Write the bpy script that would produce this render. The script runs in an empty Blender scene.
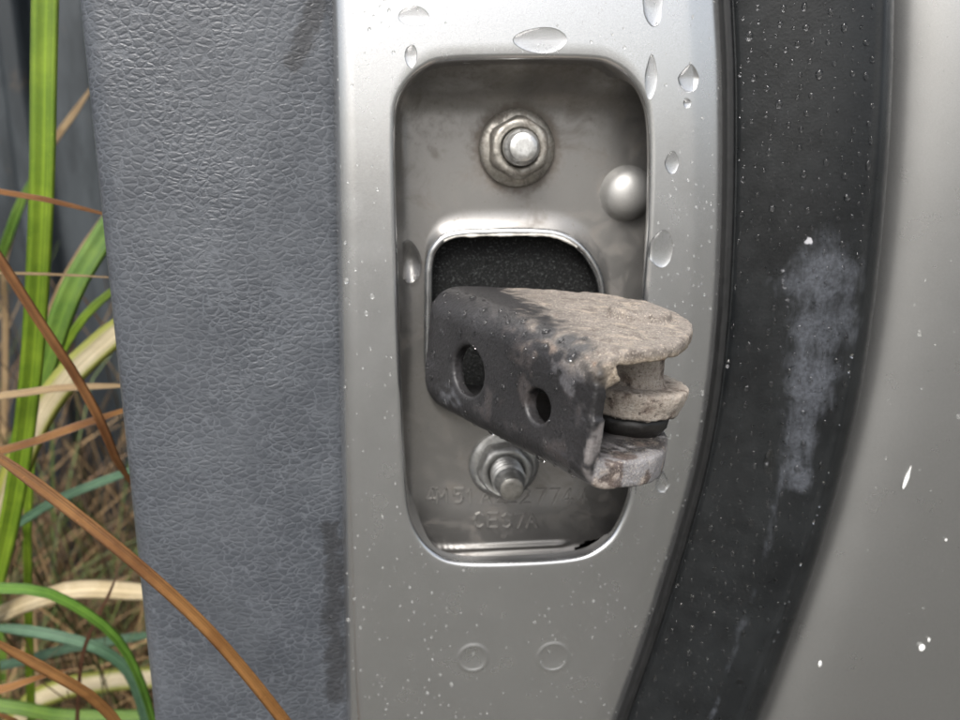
import bpy, math, random
import numpy as np
R_ = math.radians
random.seed(7); RNG = np.random.default_rng(7)
scene = bpy.context.scene
col = scene.collection

# ------------------------------------------------------------------ camera
# lengths below are millimetres; 'z = 0' is the height of the door check, Z0 above the ground
MM = 0.001
Z0 = 450.0
FPX, HD = 800.0, 128.0
TH, PS = R_(13.7), R_(5.55)
FW = np.array([math.sin(PS)*math.cos(TH), math.cos(PS)*math.cos(TH), -math.sin(TH)])
RT = np.array([math.cos(PS), -math.sin(PS), 0.0]); UP = np.cross(RT, FW)
CAM = -FW*HD/FW[1]
cd = bpy.data.cameras.new('camera'); cam = bpy.data.objects.new('camera', cd); col.objects.link(cam)
cam.location = ((CAM + [0, 0, Z0])*MM).tolist()
cam.rotation_euler = (R_(90)-TH, 0, -PS)
cd.sensor_width = 36; cd.lens = 36*FPX/960
cd.clip_start = 0.005; cd.clip_end = 600
cd.dof.use_dof = True; cd.dof.focus_distance = 0.110; cd.dof.aperture_fstop = 28
scene.camera = cam

# ------------------------------------------------------------------ overcast sky, soft sun, exposure
w = bpy.data.worlds.new('World'); scene.world = w; w.use_nodes = True
nt = w.node_tree; nt.nodes.clear()
sky = nt.nodes.new('ShaderNodeTexSky'); sky.sky_type = 'NISHITA'; sky.sun_disc = False
sky.sun_elevation = R_(50); sky.sun_rotation = R_(200); sky.dust_density = 5; sky.air_density = 1.0; sky.ozone_density = 1.0
hs = nt.nodes.new('ShaderNodeHueSaturation'); hs.inputs['Saturation'].default_value = 0.46
bg = nt.nodes.new('ShaderNodeBackground'); bg.inputs['Strength'].default_value = 0.085
wo = nt.nodes.new('ShaderNodeOutputWorld')
nt.links.new(sky.outputs[0], hs.inputs['Color']); nt.links.new(hs.outputs[0], bg.inputs[0]); nt.links.new(bg.outputs[0], wo.inputs[0])
sd = bpy.data.lights.new('sun', 'SUN'); sun = bpy.data.objects.new('sun', sd); col.objects.link(sun)
sd.energy = 1.5; sd.angle = R_(36); sd.color = (1.0, 0.985, 0.965)
_d = np.array([math.sin(R_(200))*math.cos(R_(50)), math.cos(R_(200))*math.cos(R_(50)), math.sin(R_(50))])
from mathutils import Vector
sun.rotation_euler = Vector(_d.tolist()).to_track_quat('Z', 'Y').to_euler()
scene.view_settings.view_transform = 'Standard'; scene.view_settings.look = 'None'
scene.view_settings.exposure = 1.58; scene.view_settings.gamma = 1.0; scene.view_settings.use_curve_mapping = False
try:
    scene.cycles.use_denoising = True
    scene.cycles.max_bounces = 10; scene.cycles.transmission_bounces = 8; scene.cycles.transparent_max_bounces = 16
    scene.cycles.caustics_reflective = True; scene.cycles.caustics_refractive = True
    scene.cycles.blur_glossy = 0.5
except Exception: pass

# ------------------------------------------------------------------ geometry helpers
def pix(x, y, Y):
    """the point of the plane y = Y (mm) seen at a photograph position"""
    d = FW + RT*(x-480)/FPX + UP*(360-y)/FPX
    return CAM + d*(Y-CAM[1])/d[1]
def proj(p):
    d = np.asarray(p) - CAM; z = d@FW
    return 480+FPX*(d@RT)/z, 360-FPX*(d@UP)/z
def sat(a): return np.clip(a, 0, 1)
def sst(a, lo, hi):
    t = sat((a-lo)/(hi-lo)); return t*t*(3-2*t)
_LAT = {}
def vnoise(p, scale, seed=0):
    """smooth value noise in -1..1 at points p (n,3)"""
    if seed not in _LAT: _LAT[seed] = np.random.default_rng(100+seed).uniform(-1, 1, (32, 32, 32))
    L = _LAT[seed]; q = np.asarray(p, float)*scale+1000.3; i = np.floor(q).astype(int); f = q-i; f = f*f*(3-2*f); i &= 31; j = (i+1) & 31
    r = 0
    for a in (0, 1):
        for b in (0, 1):
            for c in (0, 1):
                wt = (f[:, 0] if a else 1-f[:, 0])*(f[:, 1] if b else 1-f[:, 1])*(f[:, 2] if c else 1-f[:, 2])
                r = r + wt*L[(j if a else i)[:, 0], (j if b else i)[:, 1], (j if c else i)[:, 2]]
    return r
def spline(P, n, closed=False):
    """Catmull-Rom through P, resampled evenly to n points"""
    P = np.asarray(P, float); m = len(P); out = []
    rng = range(m) if closed else range(m-1)
    for i in rng:
        if closed: a, b, c, d = P[i-1], P[i], P[(i+1) % m], P[(i+2) % m]
        else: a, b, c, d = P[max(i-1, 0)], P[i], P[i+1], P[min(i+2, m-1)]
        for t in np.linspace(0, 1, 24, endpoint=False):
            out.append(.5*((2*b)+(-a+c)*t+(2*a-5*b+4*c-d)*t*t+(-a+3*b-3*c+d)*t**3))
    out.append(P[0] if closed else P[-1]); out = np.array(out)
    s = np.r_[0, np.cumsum(np.linalg.norm(np.diff(out, axis=0), axis=1))]
    q = np.linspace(0, s[-1], n, endpoint=not closed)
    return np.stack([np.interp(q, s, out[:, k]) for k in range(P.shape[1])], 1)
ORIG = {}
def obj(name, V, Fc, mat, parent=None, origin=(0, 0, 0), smooth=True, attrs=None):
    """one mesh object from millimetre vertices"""
    V = np.asarray(V, float); o3 = np.array(origin, float) if parent is None else ORIG[parent.name]
    me = bpy.data.meshes.new(name)
    if isinstance(Fc, np.ndarray): Fc = Fc.tolist()
    me.from_pydata(((V-o3)*MM).tolist(), [], Fc); me.update()
    if smooth: me.polygons.foreach_set('use_smooth', [True]*len(me.polygons))
    for k, a in (attrs or {}).items():
        a = np.asarray(a, float)
        if a.ndim == 1:
            at = me.attributes.new(k, 'FLOAT', 'POINT'); at.data.foreach_set('value', a.ravel())
        else:
            at = me.color_attributes.new(k, 'FLOAT_COLOR', 'POINT')
            at.data.foreach_set('color', np.c_[a, np.ones(len(a))].ravel())
    o = bpy.data.objects.new(name, me); col.objects.link(o)
    if mat: me.materials.append(mat)
    if parent is None:
        o.location = ((o3+[0, 0, Z0])*MM).tolist(); ORIG[o.name] = o3
    else: o.parent = parent; ORIG[o.name] = o3
    return o
def thing(name, label, cat, origin=(0, 0, 0), group=None):
    o = bpy.data.objects.new(name, None); col.objects.link(o); o.empty_display_size = 0.01
    o3 = np.array(origin, float); o.location = ((o3+[0, 0, Z0])*MM).tolist(); ORIG[o.name] = o3
    return tag(o, label, cat, group)
def tag(o, label=None, cat=None, group=None, kind=None):
    if label: o['label'] = label
    if cat: o['category'] = cat
    if group: o['group'] = group
    if kind: o['kind'] = kind
    return o
def grid_faces(nr, nc, close=False, flip=False):
    """quads of an nr x nc vertex grid (rows may close on themselves)"""
    i = np.arange(nr-1)[:, None]; c = nc if close else nc-1; j = np.arange(c)[None, :]; k = (j+1) % nc
    f = np.stack([i*nc+j, i*nc+k, (i+1)*nc+k, (i+1)*nc+j], -1).reshape(-1, 4)
    return f[:, ::-1] if flip else f
def sweep(path, prof, closed=True, up=None, capped=False, cl_prof=True):
    """profile (a,b): a along the in-plane outward normal of an x-z path, b along y"""
    path = np.asarray(path, float); n = len(path)
    t = np.roll(path, -1, 0)-np.roll(path, 1, 0)
    nrm = np.stack([t[:, 2], np.zeros(n), -t[:, 0]], 1); nrm /= np.linalg.norm(nrm, axis=1)[:, None]
    pr = np.asarray(prof, float)
    V = path[None]+nrm[None]*pr[:, 0][:, None, None]+np.array([0, 1., 0])*pr[:, 1][:, None, None]
    f = grid_faces(len(pr), n, True)
    if cl_prof:
        j = np.arange(n); k = (j+1) % n; b = (len(pr)-1)*n
        f = np.r_[f, np.stack([b+j, b+k, k, j], 1)]
    return V.reshape(-1, 3), f
def lathe(prof, n, origin, axis, wob=0):
    """(radius, height) profile turned round an axis"""
    ax = np.array(axis, float); ax /= np.linalg.norm(ax)
    e1 = np.cross(ax, [0.3, 0, 1]); e1 /= np.linalg.norm(e1); e2 = np.cross(ax, e1)
    a = np.arange(n)*2*np.pi/n; pr = np.asarray(prof, float)
    V = np.array(origin)+pr[:, 1][:, None, None]*ax+pr[:, 0][:, None, None]*(np.cos(a)[:, None]*e1+np.sin(a)[:, None]*e2)[None]
    f = grid_faces(len(pr), n, True).tolist(); f.append(list(range(n))[::-1]); f.append([(len(pr)-1)*n+i for i in range(n)])
    return V.reshape(-1, 3), f
def surface_nets(D, o, h):
    nx, ny, nz = D.shape; s = D < 0
    acc = np.zeros((nx-1, ny-1, nz-1, 3)); cnt = np.zeros((nx-1, ny-1, nz-1))
    idx = np.indices((nx-1, ny-1, nz-1)).transpose(1, 2, 3, 0).astype(float)
    def sl(c): return D[c[0]:nx-1+c[0], c[1]:ny-1+c[1], c[2]:nz-1+c[2]]
    for ax in range(3):
        for a in (0, 1):
            for b in (0, 1):
                c0 = [0, 0, 0]; oth = [q for q in range(3) if q != ax]; c0[oth[0]] = a; c0[oth[1]] = b
                c1 = list(c0); c1[ax] = 1
                d0, d1 = sl(c0), sl(c1); m = (d0 < 0) != (d1 < 0)
                t = np.where(m, d0/np.where(m, d0-d1, 1), 0)
                p = np.zeros(m.shape+(3,)); p[..., :] = c0; p[..., ax] = t
                acc += np.where(m[..., None], p, 0); cnt += m
    act = cnt > 0; vi = -np.ones(act.shape, int); vi[act] = np.arange(act.sum())
    V = (idx[act]+acc[act]/cnt[act][:, None])*h+np.asarray(o)
    Fs = []
    for ax in range(3):
        b, c = [(1, 2), (2, 0), (0, 1)][ax]
        n = [nx, ny, nz]; lo = [0, 0, 0]; hi = list(n); hi[ax] -= 1; lo[b] = 1; lo[c] = 1; hi[b] -= 1; hi[c] -= 1
        r = tuple(slice(l, q) for l, q in zip(lo, hi)); r2 = list(r); r2[ax] = slice(lo[ax]+1, hi[ax]+1)
        s0, s1 = s[r], s[tuple(r2)]
        e = np.argwhere(s0 != s1); inside0 = s0[s0 != s1]; e = e+np.array(lo)
        db = np.zeros(3, int); db[b] = 1; dc = np.zeros(3, int); dc[c] = 1
        q = [vi[tuple((e-x).T)] for x in (db+dc, dc, db*0, db)]
        f = np.stack(q, 1); f = np.where(inside0[:, None], f, f[:, ::-1]); Fs.append(f)
    return V, np.concatenate(Fs)
def smin(a, b, k): h = sat(.5+.5*(b-a)/k); return b*(1-h)+a*h-k*h*(1-h)
def smax(a, b, k): return -smin(-a, -b, k)
def sdf_poly(x, y, P):
    P = np.asarray(P, float); d = np.full(x.shape, 1e9); ins = np.zeros(x.shape, bool)
    for i in range(len(P)):
        a, b = P[i-1], P[i]; ex, ey = b-a; wx, wy = x-a[0], y-a[1]
        t = sat((wx*ex+wy*ey)/(ex*ex+ey*ey+1e-12)); d = np.minimum(d, (wx-t*ex)**2+(wy-t*ey)**2)
        c = ((a[1] > y) != (b[1] > y)) & (x < (b[0]-a[0])*(y-a[1])/((b[1]-a[1]) if b[1] != a[1] else 1e-9)+a[0]); ins ^= c
    return np.where(ins, -1, 1)*np.sqrt(d)

def poly_dist(x, z, P):
    d = np.full(x.shape, 1e9)
    for a, b in zip(P[:-1], P[1:]):
        e = b-a; t = sat(((x-a[0])*e[0]+(z-a[1])*e[1])/(e@e)); d = np.minimum(d, np.hypot(x-a[0]-t*e[0], z-a[1]-t*e[1]))
    return d

# ------------------------------------------------------------------ material helpers
class Mat:
    def __init__(s, name):
        s.m = bpy.data.materials.new(name); s.m.use_nodes = True; s.t = s.m.node_tree; s.b = s.t.nodes['Principled BSDF']
        tc = s.n('ShaderNodeTexCoord'); sc = s.n('ShaderNodeVectorMath', operation='SCALE'); s.l(tc.outputs['Object'], sc.inputs[0]); sc.inputs['Scale'].default_value = 1000
        s.co = sc.outputs[0]
    def n(s, t, **k):
        x = s.t.nodes.new(t)
        for a, b in k.items(): setattr(x, a, b)
        return x
    def l(s, a, b): s.t.links.new(a, b)
    def put(s, sock, v):
        if isinstance(v, bpy.types.NodeSocket): s.l(v, sock)
        elif isinstance(v, (tuple, list)) and len(v) == 3 and sock.type == 'RGBA': sock.default_value = (*v, 1)
        else: sock.default_value = v
    def set(s, **k):
        for a, v in k.items(): s.put(s.b.inputs[a.replace('_', ' ')], v)
        return s
    def noise(s, scale, detail=4, rough=.55, co=None, dist=0):
        x = s.n('ShaderNodeTexNoise'); x.inputs['Scale'].default_value = scale; x.inputs['Detail'].default_value = detail; x.inputs['Roughness'].default_value = rough; x.inputs['Distortion'].default_value = dist
        s.l(co or s.co, x.inputs['Vector']); return x.outputs['Fac']
    def vor(s, scale, feature='F1', co=None, rnd=1):
        x = s.n('ShaderNodeTexVoronoi', feature=feature); x.inputs['Scale'].default_value = scale; x.inputs['Randomness'].default_value = rnd; s.l(co or s.co, x.inputs['Vector']); return x
    def ramp(s, f, lo, hi, a=0., b=1.):
        x = s.n('ShaderNodeMapRange', interpolation_type='SMOOTHSTEP'); s.put(x.inputs[0], f)
        for i, v in enumerate((lo, hi, a, b)): x.inputs[i+1].default_value = v
        return x.outputs[0]
    def mix(s, f, a, b, blend='MIX'):
        x = s.n('ShaderNodeMix', data_type='RGBA', blend_type=blend); s.put(x.inputs[0], f); s.put(x.inputs[6], a); s.put(x.inputs[7], b); return x.outputs[2]
    def math(s, op, a, b=0., c=0.):
        x = s.n('ShaderNodeMath', operation=op)
        for i, v in enumerate((a, b, c)): s.put(x.inputs[i], v)
        return x.outputs[0]
    def vscale(s, v, co=None):
        x = s.n('ShaderNodeVectorMath', operation='MULTIPLY'); s.l(co or s.co, x.inputs[0]); x.inputs[1].default_value = v; return x.outputs[0]
    def warp(s, scale, amt, co=None):
        nz = s.n('ShaderNodeTexNoise'); nz.inputs['Scale'].default_value = scale; nz.inputs['Detail'].default_value = 2; s.l(co or s.co, nz.inputs['Vector'])
        a = s.n('ShaderNodeVectorMath', operation='SUBTRACT'); s.l(nz.outputs['Color'], a.inputs[0]); a.inputs[1].default_value = (.5, .5, .5)
        b = s.n('ShaderNodeVectorMath', operation='MULTIPLY_ADD'); s.l(a.outputs[0], b.inputs[0]); b.inputs[1].default_value = (amt,)*3; s.l(co or s.co, b.inputs[2]); return b.outputs[0]
    def bump(s, h, mm, strength=1.0, normal=None):
        x = s.n('ShaderNodeBump'); x.inputs['Strength'].default_value = strength; x.inputs['Distance'].default_value = mm*MM; s.l(h, x.inputs['Height'])
        if normal: s.l(normal, x.inputs['Normal'])
        s.l(x.outputs[0], s.b.inputs['Normal']); return x.outputs[0]
    def attr(s, name, out='Fac'):
        x = s.n('ShaderNodeAttribute', attribute_name=name); return x.outputs[out]

def paint(name, base, rough, dirt=0.0, blotch=.18, dirt_shade_col=(.10, .08, .06), metallic=.8, coat=.5):
    m = Mat(name)
    fl = m.noise(9, 2, .7); big = m.noise(.06, 3)
    c = m.mix(m.ramp(fl, .35, .7), tuple(x*.9 for x in base), tuple(min(1, x*1.08) for x in base))
    c = m.mix(m.ramp(big, .35, .75, 0, blotch), c, tuple(x*.8 for x in base))
    if dirt:
        d = m.math('MULTIPLY', m.ramp(m.noise(.16, 8, .68, dist=.6), .46, .72), dirt)
        sp = m.math('MULTIPLY', m.ramp(m.noise(1.3, 3, .6), .66, .74), dirt*1.3)
        gm = m.attr('grime_shade'); d = m.math('MAXIMUM', d, m.math('MULTIPLY', m.ramp(m.math('ADD', gm, m.math('MULTIPLY_ADD', m.noise(.7, 7, .72), 1.1, -.55)), .3, .9), .8)); d = m.math('MAXIMUM', d, sp); c = m.mix(d, c, dirt_shade_col); m.put(m.b.inputs['Metallic'], m.math('MULTIPLY', m.math('SUBTRACT', 1., d), metallic))  # this mask holds grime and the painted shade of the recess top
        m.set(Roughness=m.math('MULTIPLY_ADD', d, .35, rough))
    else:
        m.set(Metallic=metallic, Roughness=m.ramp(m.noise(.15, 5), .3, .7, rough-.03*blotch/.18, rough+.05*blotch/.18))
    m.set(Base_Color=c, Coat_Weight=coat, Coat_Roughness=.12)
    m.bump(m.math('ADD', m.noise(6, 2), m.math('MULTIPLY', m.noise(.5, 3), .3)), .010, .5)
    return m.m
PAINT = paint('silver_paint', (.61, .617, .622), .25, metallic=.97, blotch=.10)
PAN = paint('shaded_recess_paint', (.27, .262, .25), .36, dirt=.6, metallic=.8, coat=.1)  # dull dirty coat, darkened further in place of blocked front light
STAMP = paint('stamp_highlight_paint', (.30, .29, .275), .35, metallic=.6, coat=.1)  # lighter colour paints the highlights of the raised strokes
BOSS = paint('boss_highlight_paint', (.42, .415, .40), .55, metallic=.8, coat=.1)  # lighter copy of the pan paint, with the boss highlight in its colour
SKIN = paint('skin_paint', (.45, .452, .450), .28, metallic=.95, blotch=.04)

def leather():
    m = Mat('grey_leatherette')
    co = m.vscale((.82, .82, 1.25)); wc = m.warp(.45, 1.3, co); wc = m.warp(1.3, .42, wc)
    e1 = m.vor(.76, 'DISTANCE_TO_EDGE', wc).outputs['Distance']; e2 = m.vor(1.6, 'DISTANCE_TO_EDGE', wc).outputs['Distance']
    g1 = m.ramp(e1, 0, .27); g2 = m.ramp(e2, 0, .20)
    h = m.math('MULTIPLY_ADD', g2, .28, g1); h = m.math('MULTIPLY_ADD', m.noise(3.0, 3), .06, h)
    crease = m.math('MULTIPLY', m.ramp(e1, .10, .0), m.ramp(m.noise(.35, 3), .35, .65, .35, 1.))
    c = m.mix(crease, m.mix(m.ramp(m.noise(.07, 4), .35, .7), (.041, .0455, .053), (.058, .0635, .072)), (.082, .089, .10))
    st = m.attr('stain'); sm = m.ramp(m.math('ADD', st, m.math('MULTIPLY_ADD', m.noise(.55, 6, .7), 1.3, -.65)), .38, .72)
    c = m.mix(m.math('MULTIPLY', sm, .7), c, (.016, .016, .017))
    m.set(Base_Color=c, Roughness=m.ramp(m.noise(.3, 4), .3, .7, .34, .46), Specular_IOR_Level=.5)
    m.bump(m.math('MULTIPLY', h, m.ramp(m.noise(.05, 3), .3, .7, .55, 1.15)), .064, .8); return m.m
LEATHER = leather()

def rubber():
    m = Mat('wet_seal_rubber')
    c = m.mix(m.ramp(m.noise(.12, 5), .3, .7), (.0045, .0052, .0058), (.009, .0102, .011))
    sm = m.attr('smear'); nz = m.noise(.30, 8, .75, m.vscale((1.5, 1.5, .5)), dist=.9)  # besides the smear, the mask carries a painted seam reflection
    k = m.ramp(m.math('ADD', m.math('MULTIPLY_ADD', m.noise(.16, 3, .5), 1.3, -.65), m.math('ADD', sm, m.math('MULTIPLY_ADD', nz, 1.3, -.65))), .18, .85)
    c = m.mix(m.math('MULTIPLY', k, m.ramp(m.noise(1.6, 5, .7), .25, .75, .16, .46)), c, (.135, .145, .168))
    ch = m.ramp(m.math('ADD', m.attr('chalk'), m.math('MULTIPLY_ADD', m.noise(1.1, 5), .9, -.45)), .4, .7)
    c = m.mix(m.math('MULTIPLY', ch, .8), c, (.40, .40, .42))
    m.set(Base_Color=c, Roughness=m.ramp(m.noise(.4, 5), .3, .7, .27, .38), Specular_IOR_Level=.42)
    m.bump(m.math('ADD', m.noise(2.2, 4), m.math('MULTIPLY', k, .5)), .05, .6); return m.m
RUBBER = rubber()
def plain(name, c, rough, metallic=0., bmp=None, var=.25, vs=.5):
    m = Mat(name); c2 = m.mix(m.ramp(m.noise(vs, 6, .65), .3, .7), tuple(x*(1-var) for x in c), tuple(x*(1+var) for x in c))
    m.set(Base_Color=c2, Roughness=m.ramp(m.noise(vs*2, 5), .3, .7, max(rough-.07, .03), rough+.07), Metallic=metallic)
    if bmp: m.bump(m.noise(bmp[0], 5, .65), bmp[1], .8)
    return m.m
def zinc(name, base, dirt, rough=.42):
    m = Mat(name); d = m.math('MULTIPLY', m.ramp(m.noise(.5, 7, .7, dist=.5), .42, .66), dirt)
    c = m.mix(d, m.mix(m.ramp(m.noise(1.5, 5, .7), .3, .7), tuple(x*.75 for x in base), tuple(x*1.15 for x in base)), (.085, .068, .052))
    m.set(Base_Color=c, Metallic=m.math('MULTIPLY_ADD', d, -.8, .9), Roughness=m.math('MULTIPLY_ADD', d, .3, rough)); m.bump(m.noise(3, 5, .7), .05, .7); return m.m
ZINC_OLD = zinc('grimy_zinc', (.40, .38, .34), .8); ZINC = zinc('bright_zinc', (.66, .66, .64), .35, .32); STEEL = zinc('grey_zinc', (.38, .38, .37), .35, .38); BRASSY = zinc('yellowed_zinc', (.30, .292, .27), .5, .45)
BLACK = plain('cavity_shade', (.006, .006, .006), .9)  # near-black colour stands in for missing light inside the door
def foam():
    m = Mat('black_foam'); sp = m.ramp(m.noise(3.4, 2, .6), .57, .68)
    m.set(Base_Color=m.mix(sp, (.003, .0033, .0032), (.05, .053, .052)), Roughness=.7, Specular_IOR_Level=.22); m.bump(m.noise(3.4, 2), .2, 1.); return m.m
FOAM = foam()
def water():
    m = Mat('rain_water'); m.set(Base_Color=(1, 1, 1), Roughness=.02, IOR=1.33, Transmission_Weight=1.); return m.m
WATER = water()
def speck():
    m = Mat('silty_rain_specks'); m.set(Base_Color=(.86, .86, .84), Roughness=.12, IOR=1.33, Transmission_Weight=.9); return m.m
SPECK = speck()
def metalcol():
    """forged bracket: coat, dust, rust and crust colours come from the part's own colour attribute"""
    m = Mat('coated_bracket_steel'); c = m.attr('tint', 'Color'); cr = m.attr('crust')
    g = m.noise(2.6, 6, .7); c = m.mix(m.ramp(g, .3, .72, .0, .55), c, m.mix(1., c, (.35, .30, .27), 'MULTIPLY'))
    gr = m.ramp(m.noise(3.4, 3, .6), .55, .66); c = m.mix(m.math('MULTIPLY', m.math('MULTIPLY', gr, cr), .65), c, (.56, .49, .41)); gd = m.ramp(m.noise(2.7, 3, .65), .58, .68); c = m.mix(m.math('MULTIPLY', m.math('MULTIPLY', gd, cr), .7), c, (.07, .05, .04))
    m.set(Base_Color=c, Roughness=m.math('MULTIPLY_ADD', cr, .42, .42), Specular_IOR_Level=.45)
    h = m.math('MULTIPLY_ADD', m.math('MULTIPLY', m.noise(3.0, 6, .7), cr), 2.6, m.math('MULTIPLY', m.noise(2.0, 5), .6))
    m.bump(h, .20, 1.0); return m.m
BRACKET = metalcol()
GRASSM = {}
def grassmat(name, c1, c2, edge=None, trans=.25, mid=1.5):
    if name in GRASSM: return GRASSM[name]
    m = Mat(name); a = m.attr('along'); x = m.attr('across')
    nz = m.noise(.12, 5, .6); cst = m.n('ShaderNodeCombineXYZ'); m.l(m.math('MULTIPLY', x, 7.), cst.inputs[0]); m.l(m.math('MULTIPLY', a, 5.), cst.inputs[1]); st = m.noise(1.0, 5, .65, cst.outputs[0])
    c = m.mix(m.ramp(nz, .32, .68), c1, c2); c = m.mix(m.ramp(st, .42, .7, 0, .7), c, tuple(v*.5 for v in c1)); c = m.mix(m.ramp(m.noise(1.1, 4, .7), .62, .74, 0, .5), c, tuple(min(1, v*1.6) for v in c2))
    if edge: c = m.mix(m.ramp(m.math('ABSOLUTE', x), .35, .75), c, edge)
    else: c = m.mix(m.ramp(m.math('ABSOLUTE', x), .16, .02, 0, .35), c, tuple(min(1, v*mid) for v in c2))
    m.set(Base_Color=c, Roughness=.45)
    h = m.n('ShaderNodeTexWave', wave_type='BANDS'); cx = m.n('ShaderNodeCombineXYZ'); m.l(x, cx.inputs[0]); m.l(cx.outputs[0], h.inputs['Vector']); h.inputs['Scale'].default_value = 2.6
    m.bump(h.outputs['Fac'], .06, .7)
    tr = m.n('ShaderNodeBsdfTranslucent'); m.put(tr.inputs['Color'], c); ms = m.n('ShaderNodeMixShader'); ms.inputs[0].default_value = trans
    o = m.t.nodes['Material Output']; m.l(m.b.outputs[0], ms.inputs[1]); m.l(tr.outputs[0], ms.inputs[2]); m.l(ms.outputs[0], o.inputs[0])
    GRASSM[name] = m.m; return m.m

# ------------------------------------------------------------------ setting: ground
def build_ground():
    xs = np.r_[-300000, -60000, -12000, -3000, np.linspace(-1500, 1500, 61), 3000, 12000, 60000, 300000]
    X, Y = np.meshgrid(xs, xs); p = np.stack([X.ravel(), Y.ravel(), np.zeros(X.size)], 1)
    Z = np.where((abs(p[:, 0]) < 1600) & (abs(p[:, 1]) < 1600), 18*vnoise(p, .006, 3)+6*vnoise(p, .03, 4), 0)-Z0
    m = Mat('damp_soil'); n1 = m.noise(.012, 6, .7); n2 = m.noise(.15, 5, .7)
    c = m.mix(m.ramp(n1, .35, .65), (.070, .064, .055), (.065, .068, .054)); c = m.mix(m.ramp(n2, .4, .7), c, (.115, .106, .094))
    m.set(Base_Color=c, Roughness=.9); m.bump(n2, 6, .8)
    tag(obj('ground', np.stack([X.ravel(), Y.ravel(), Z], 1), grid_faces(len(xs), len(xs)), m.m), kind='structure')
build_ground()

# ------------------------------------------------------------------ the car door: sheet metal
door = thing('car_door', 'silver painted car door edge with stamped round-cornered recess, between grey trim and black seal', 'car door', (0, 0, -300))
OPEN_PX = [(395, 130), (397, 105), (407, 84), (425, 68), (448, 61), (520, 59), (590, 60), (612, 65), (630, 78), (643, 98), (649, 125), (650, 180), (647, 260), (642, 330), (637, 420), (633, 475), (628, 505), (615, 533), (598, 549), (578, 557), (540, 561), (480, 563), (450, 560), (432, 551), (418, 535), (409, 512), (405, 470), (401, 380), (397, 250), (395, 170)]
NC = 288
OPEN = spline([pix(x, y, 0) for x, y in OPEN_PX], NC, True)[::-1]      # y = 0
SEAL_L_PX = [(722, 0), (725, 60), (726, 130), (725, 220), (721, 310), (713, 390), (701, 460), (684, 525), (666, 585), (645, 650), (620, 720)]
SEAL_R_PX = [(899, 0), (896, 100), (890, 190), (882, 270), (869, 360), (852, 440), (831, 520), (808, 590), (790, 640), (760, 720)]
_sl = np.array([pix(x, y, 0) for x, y in SEAL_L_PX]); _sr = np.array([pix(x, y, 6) for x, y in SEAL_R_PX])
def _extend(P):
    t0, t1 = P[0]-P[1], P[-1]-P[-2]; a = [P[0]+t0*k-np.array([.03*k*k, 0, 0]) for k in range(1, 18)][::-1]; b = [P[-1]+t1*k for k in range(1, 16)]
    return np.r_[a, P, b]
_sl = _extend(spline(_sl, 14)); _sr = _extend(spline(_sr, 14))
_sl = spline(_sl, 300); _sr = spline(_sr, 300)
def seal_left(z): return np.interp(z, _sl[::-1, 2], _sl[::-1, 0])
def seal_right(z): return np.interp(z, _sr[::-1, 2], _sr[::-1, 0])
def panel_left(z): return np.interp(z, [-300, -67, 55, 300], [-28, -24.8, -22.2, -19])
def panel_y(x, z):
    d = x-panel_left(z); Rr = 3.6; k = np.clip(Rr-d, 0, Rr); y = Rr-np.sqrt(np.maximum(Rr*Rr-k*k, 1e-9)); y = y+np.maximum(-d, 0)*6
    e = seal_left(z)-x; t = 5.2-e; y = y+.16*(t+np.sqrt(t*t+.35))/2
    t2 = 11.5-e; y = y+.03*(t2+np.sqrt(t2*t2+6))/2-.08
    return y
MARKS = [(*pix(473, 658, 0)[[0, 2]], 2.5), (*pix(553, 657, 0)[[0, 2]], 2.7)]
def ring_outer():
    """outer boundary point of the edge panel for every point of the opening contour"""
    P = OPEN; c = P.mean(0); zt, zb = 190., -135.
    out = np.zeros_like(P); ang = np.arctan2((P[:, 2]-c[2])/1.0, (P[:, 0]-c[0])*2.0)
    for i, (p, a) in enumerate(zip(P, ang)):
        q = a/(np.pi/4)     # four sides
        if -1 <= q < 1: z = zb+(zt-zb)*(q+1)/2; out[i] = (max(seal_left(z), panel_left(z)+4)+3.0, 0, z)
        elif 1 <= q < 3: t = (q-1)/2; out[i] = (seal_left(zt)+3+t*(panel_left(zt)-.6-seal_left(zt)-3), 0, zt)
        elif q >= 3 or q < -3:
            t = (q-3)/2 if q >= 3 else (q+5)/2; z = zt+(zb-zt)*t; out[i] = (panel_left(z)-.6, 0, z)
        else: t = (q+3)/2; out[i] = (panel_left(zb)-.6+t*(max(seal_left(zb), panel_left(zb)+4)+3-panel_left(zb)+.6), 0, zb)
    return out
def build_edge_panel():
    OUT = ring_outer(); t = np.roll(OPEN, -1, 0)-np.roll(OPEN, 1, 0); nrm = np.stack([t[:, 2], 0*t[:, 0], -t[:, 0]], 1); nrm /= np.linalg.norm(nrm, axis=1)[:, None]
    if ((OPEN-OPEN.mean(0))*nrm).sum() < 0: nrm = -nrm
    right = sst(nrm[:, 0], .35, .8); foot = sst(-nrm[:, 2], .3, .8); back = 13.0*(1-right)+1.6*right; back = back*(1-foot)+np.minimum(back, 2.6)*foot
    rows = []; r = .85; base = OPEN+nrm*r
    rows.append(OPEN+np.array([0, 1, 0])*back[:, None]); rows.append(OPEN+np.array([0, 1, 0])*((back+r)/2)[:, None])
    for a in np.linspace(0, np.pi/2, 6): rows.append(OPEN+nrm*(r-r*math.cos(a))+np.array([0, 1., 0])*(r-r*math.sin(a)))
    n0 = len(rows)
    for s in np.r_[np.linspace(.012, 1, 72)]: rows.append(base+(OUT-base)*s)
    rows = np.array(rows)
    for k in range(n0-6, len(rows)): rows[k, :, 1] += panel_y(rows[k, :, 0], rows[k, :, 2])
    return obj('edge_panel', rows.reshape(-1, 3), grid_faces(len(rows), NC, True), PAINT, door)
edge = build_edge_panel()
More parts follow.
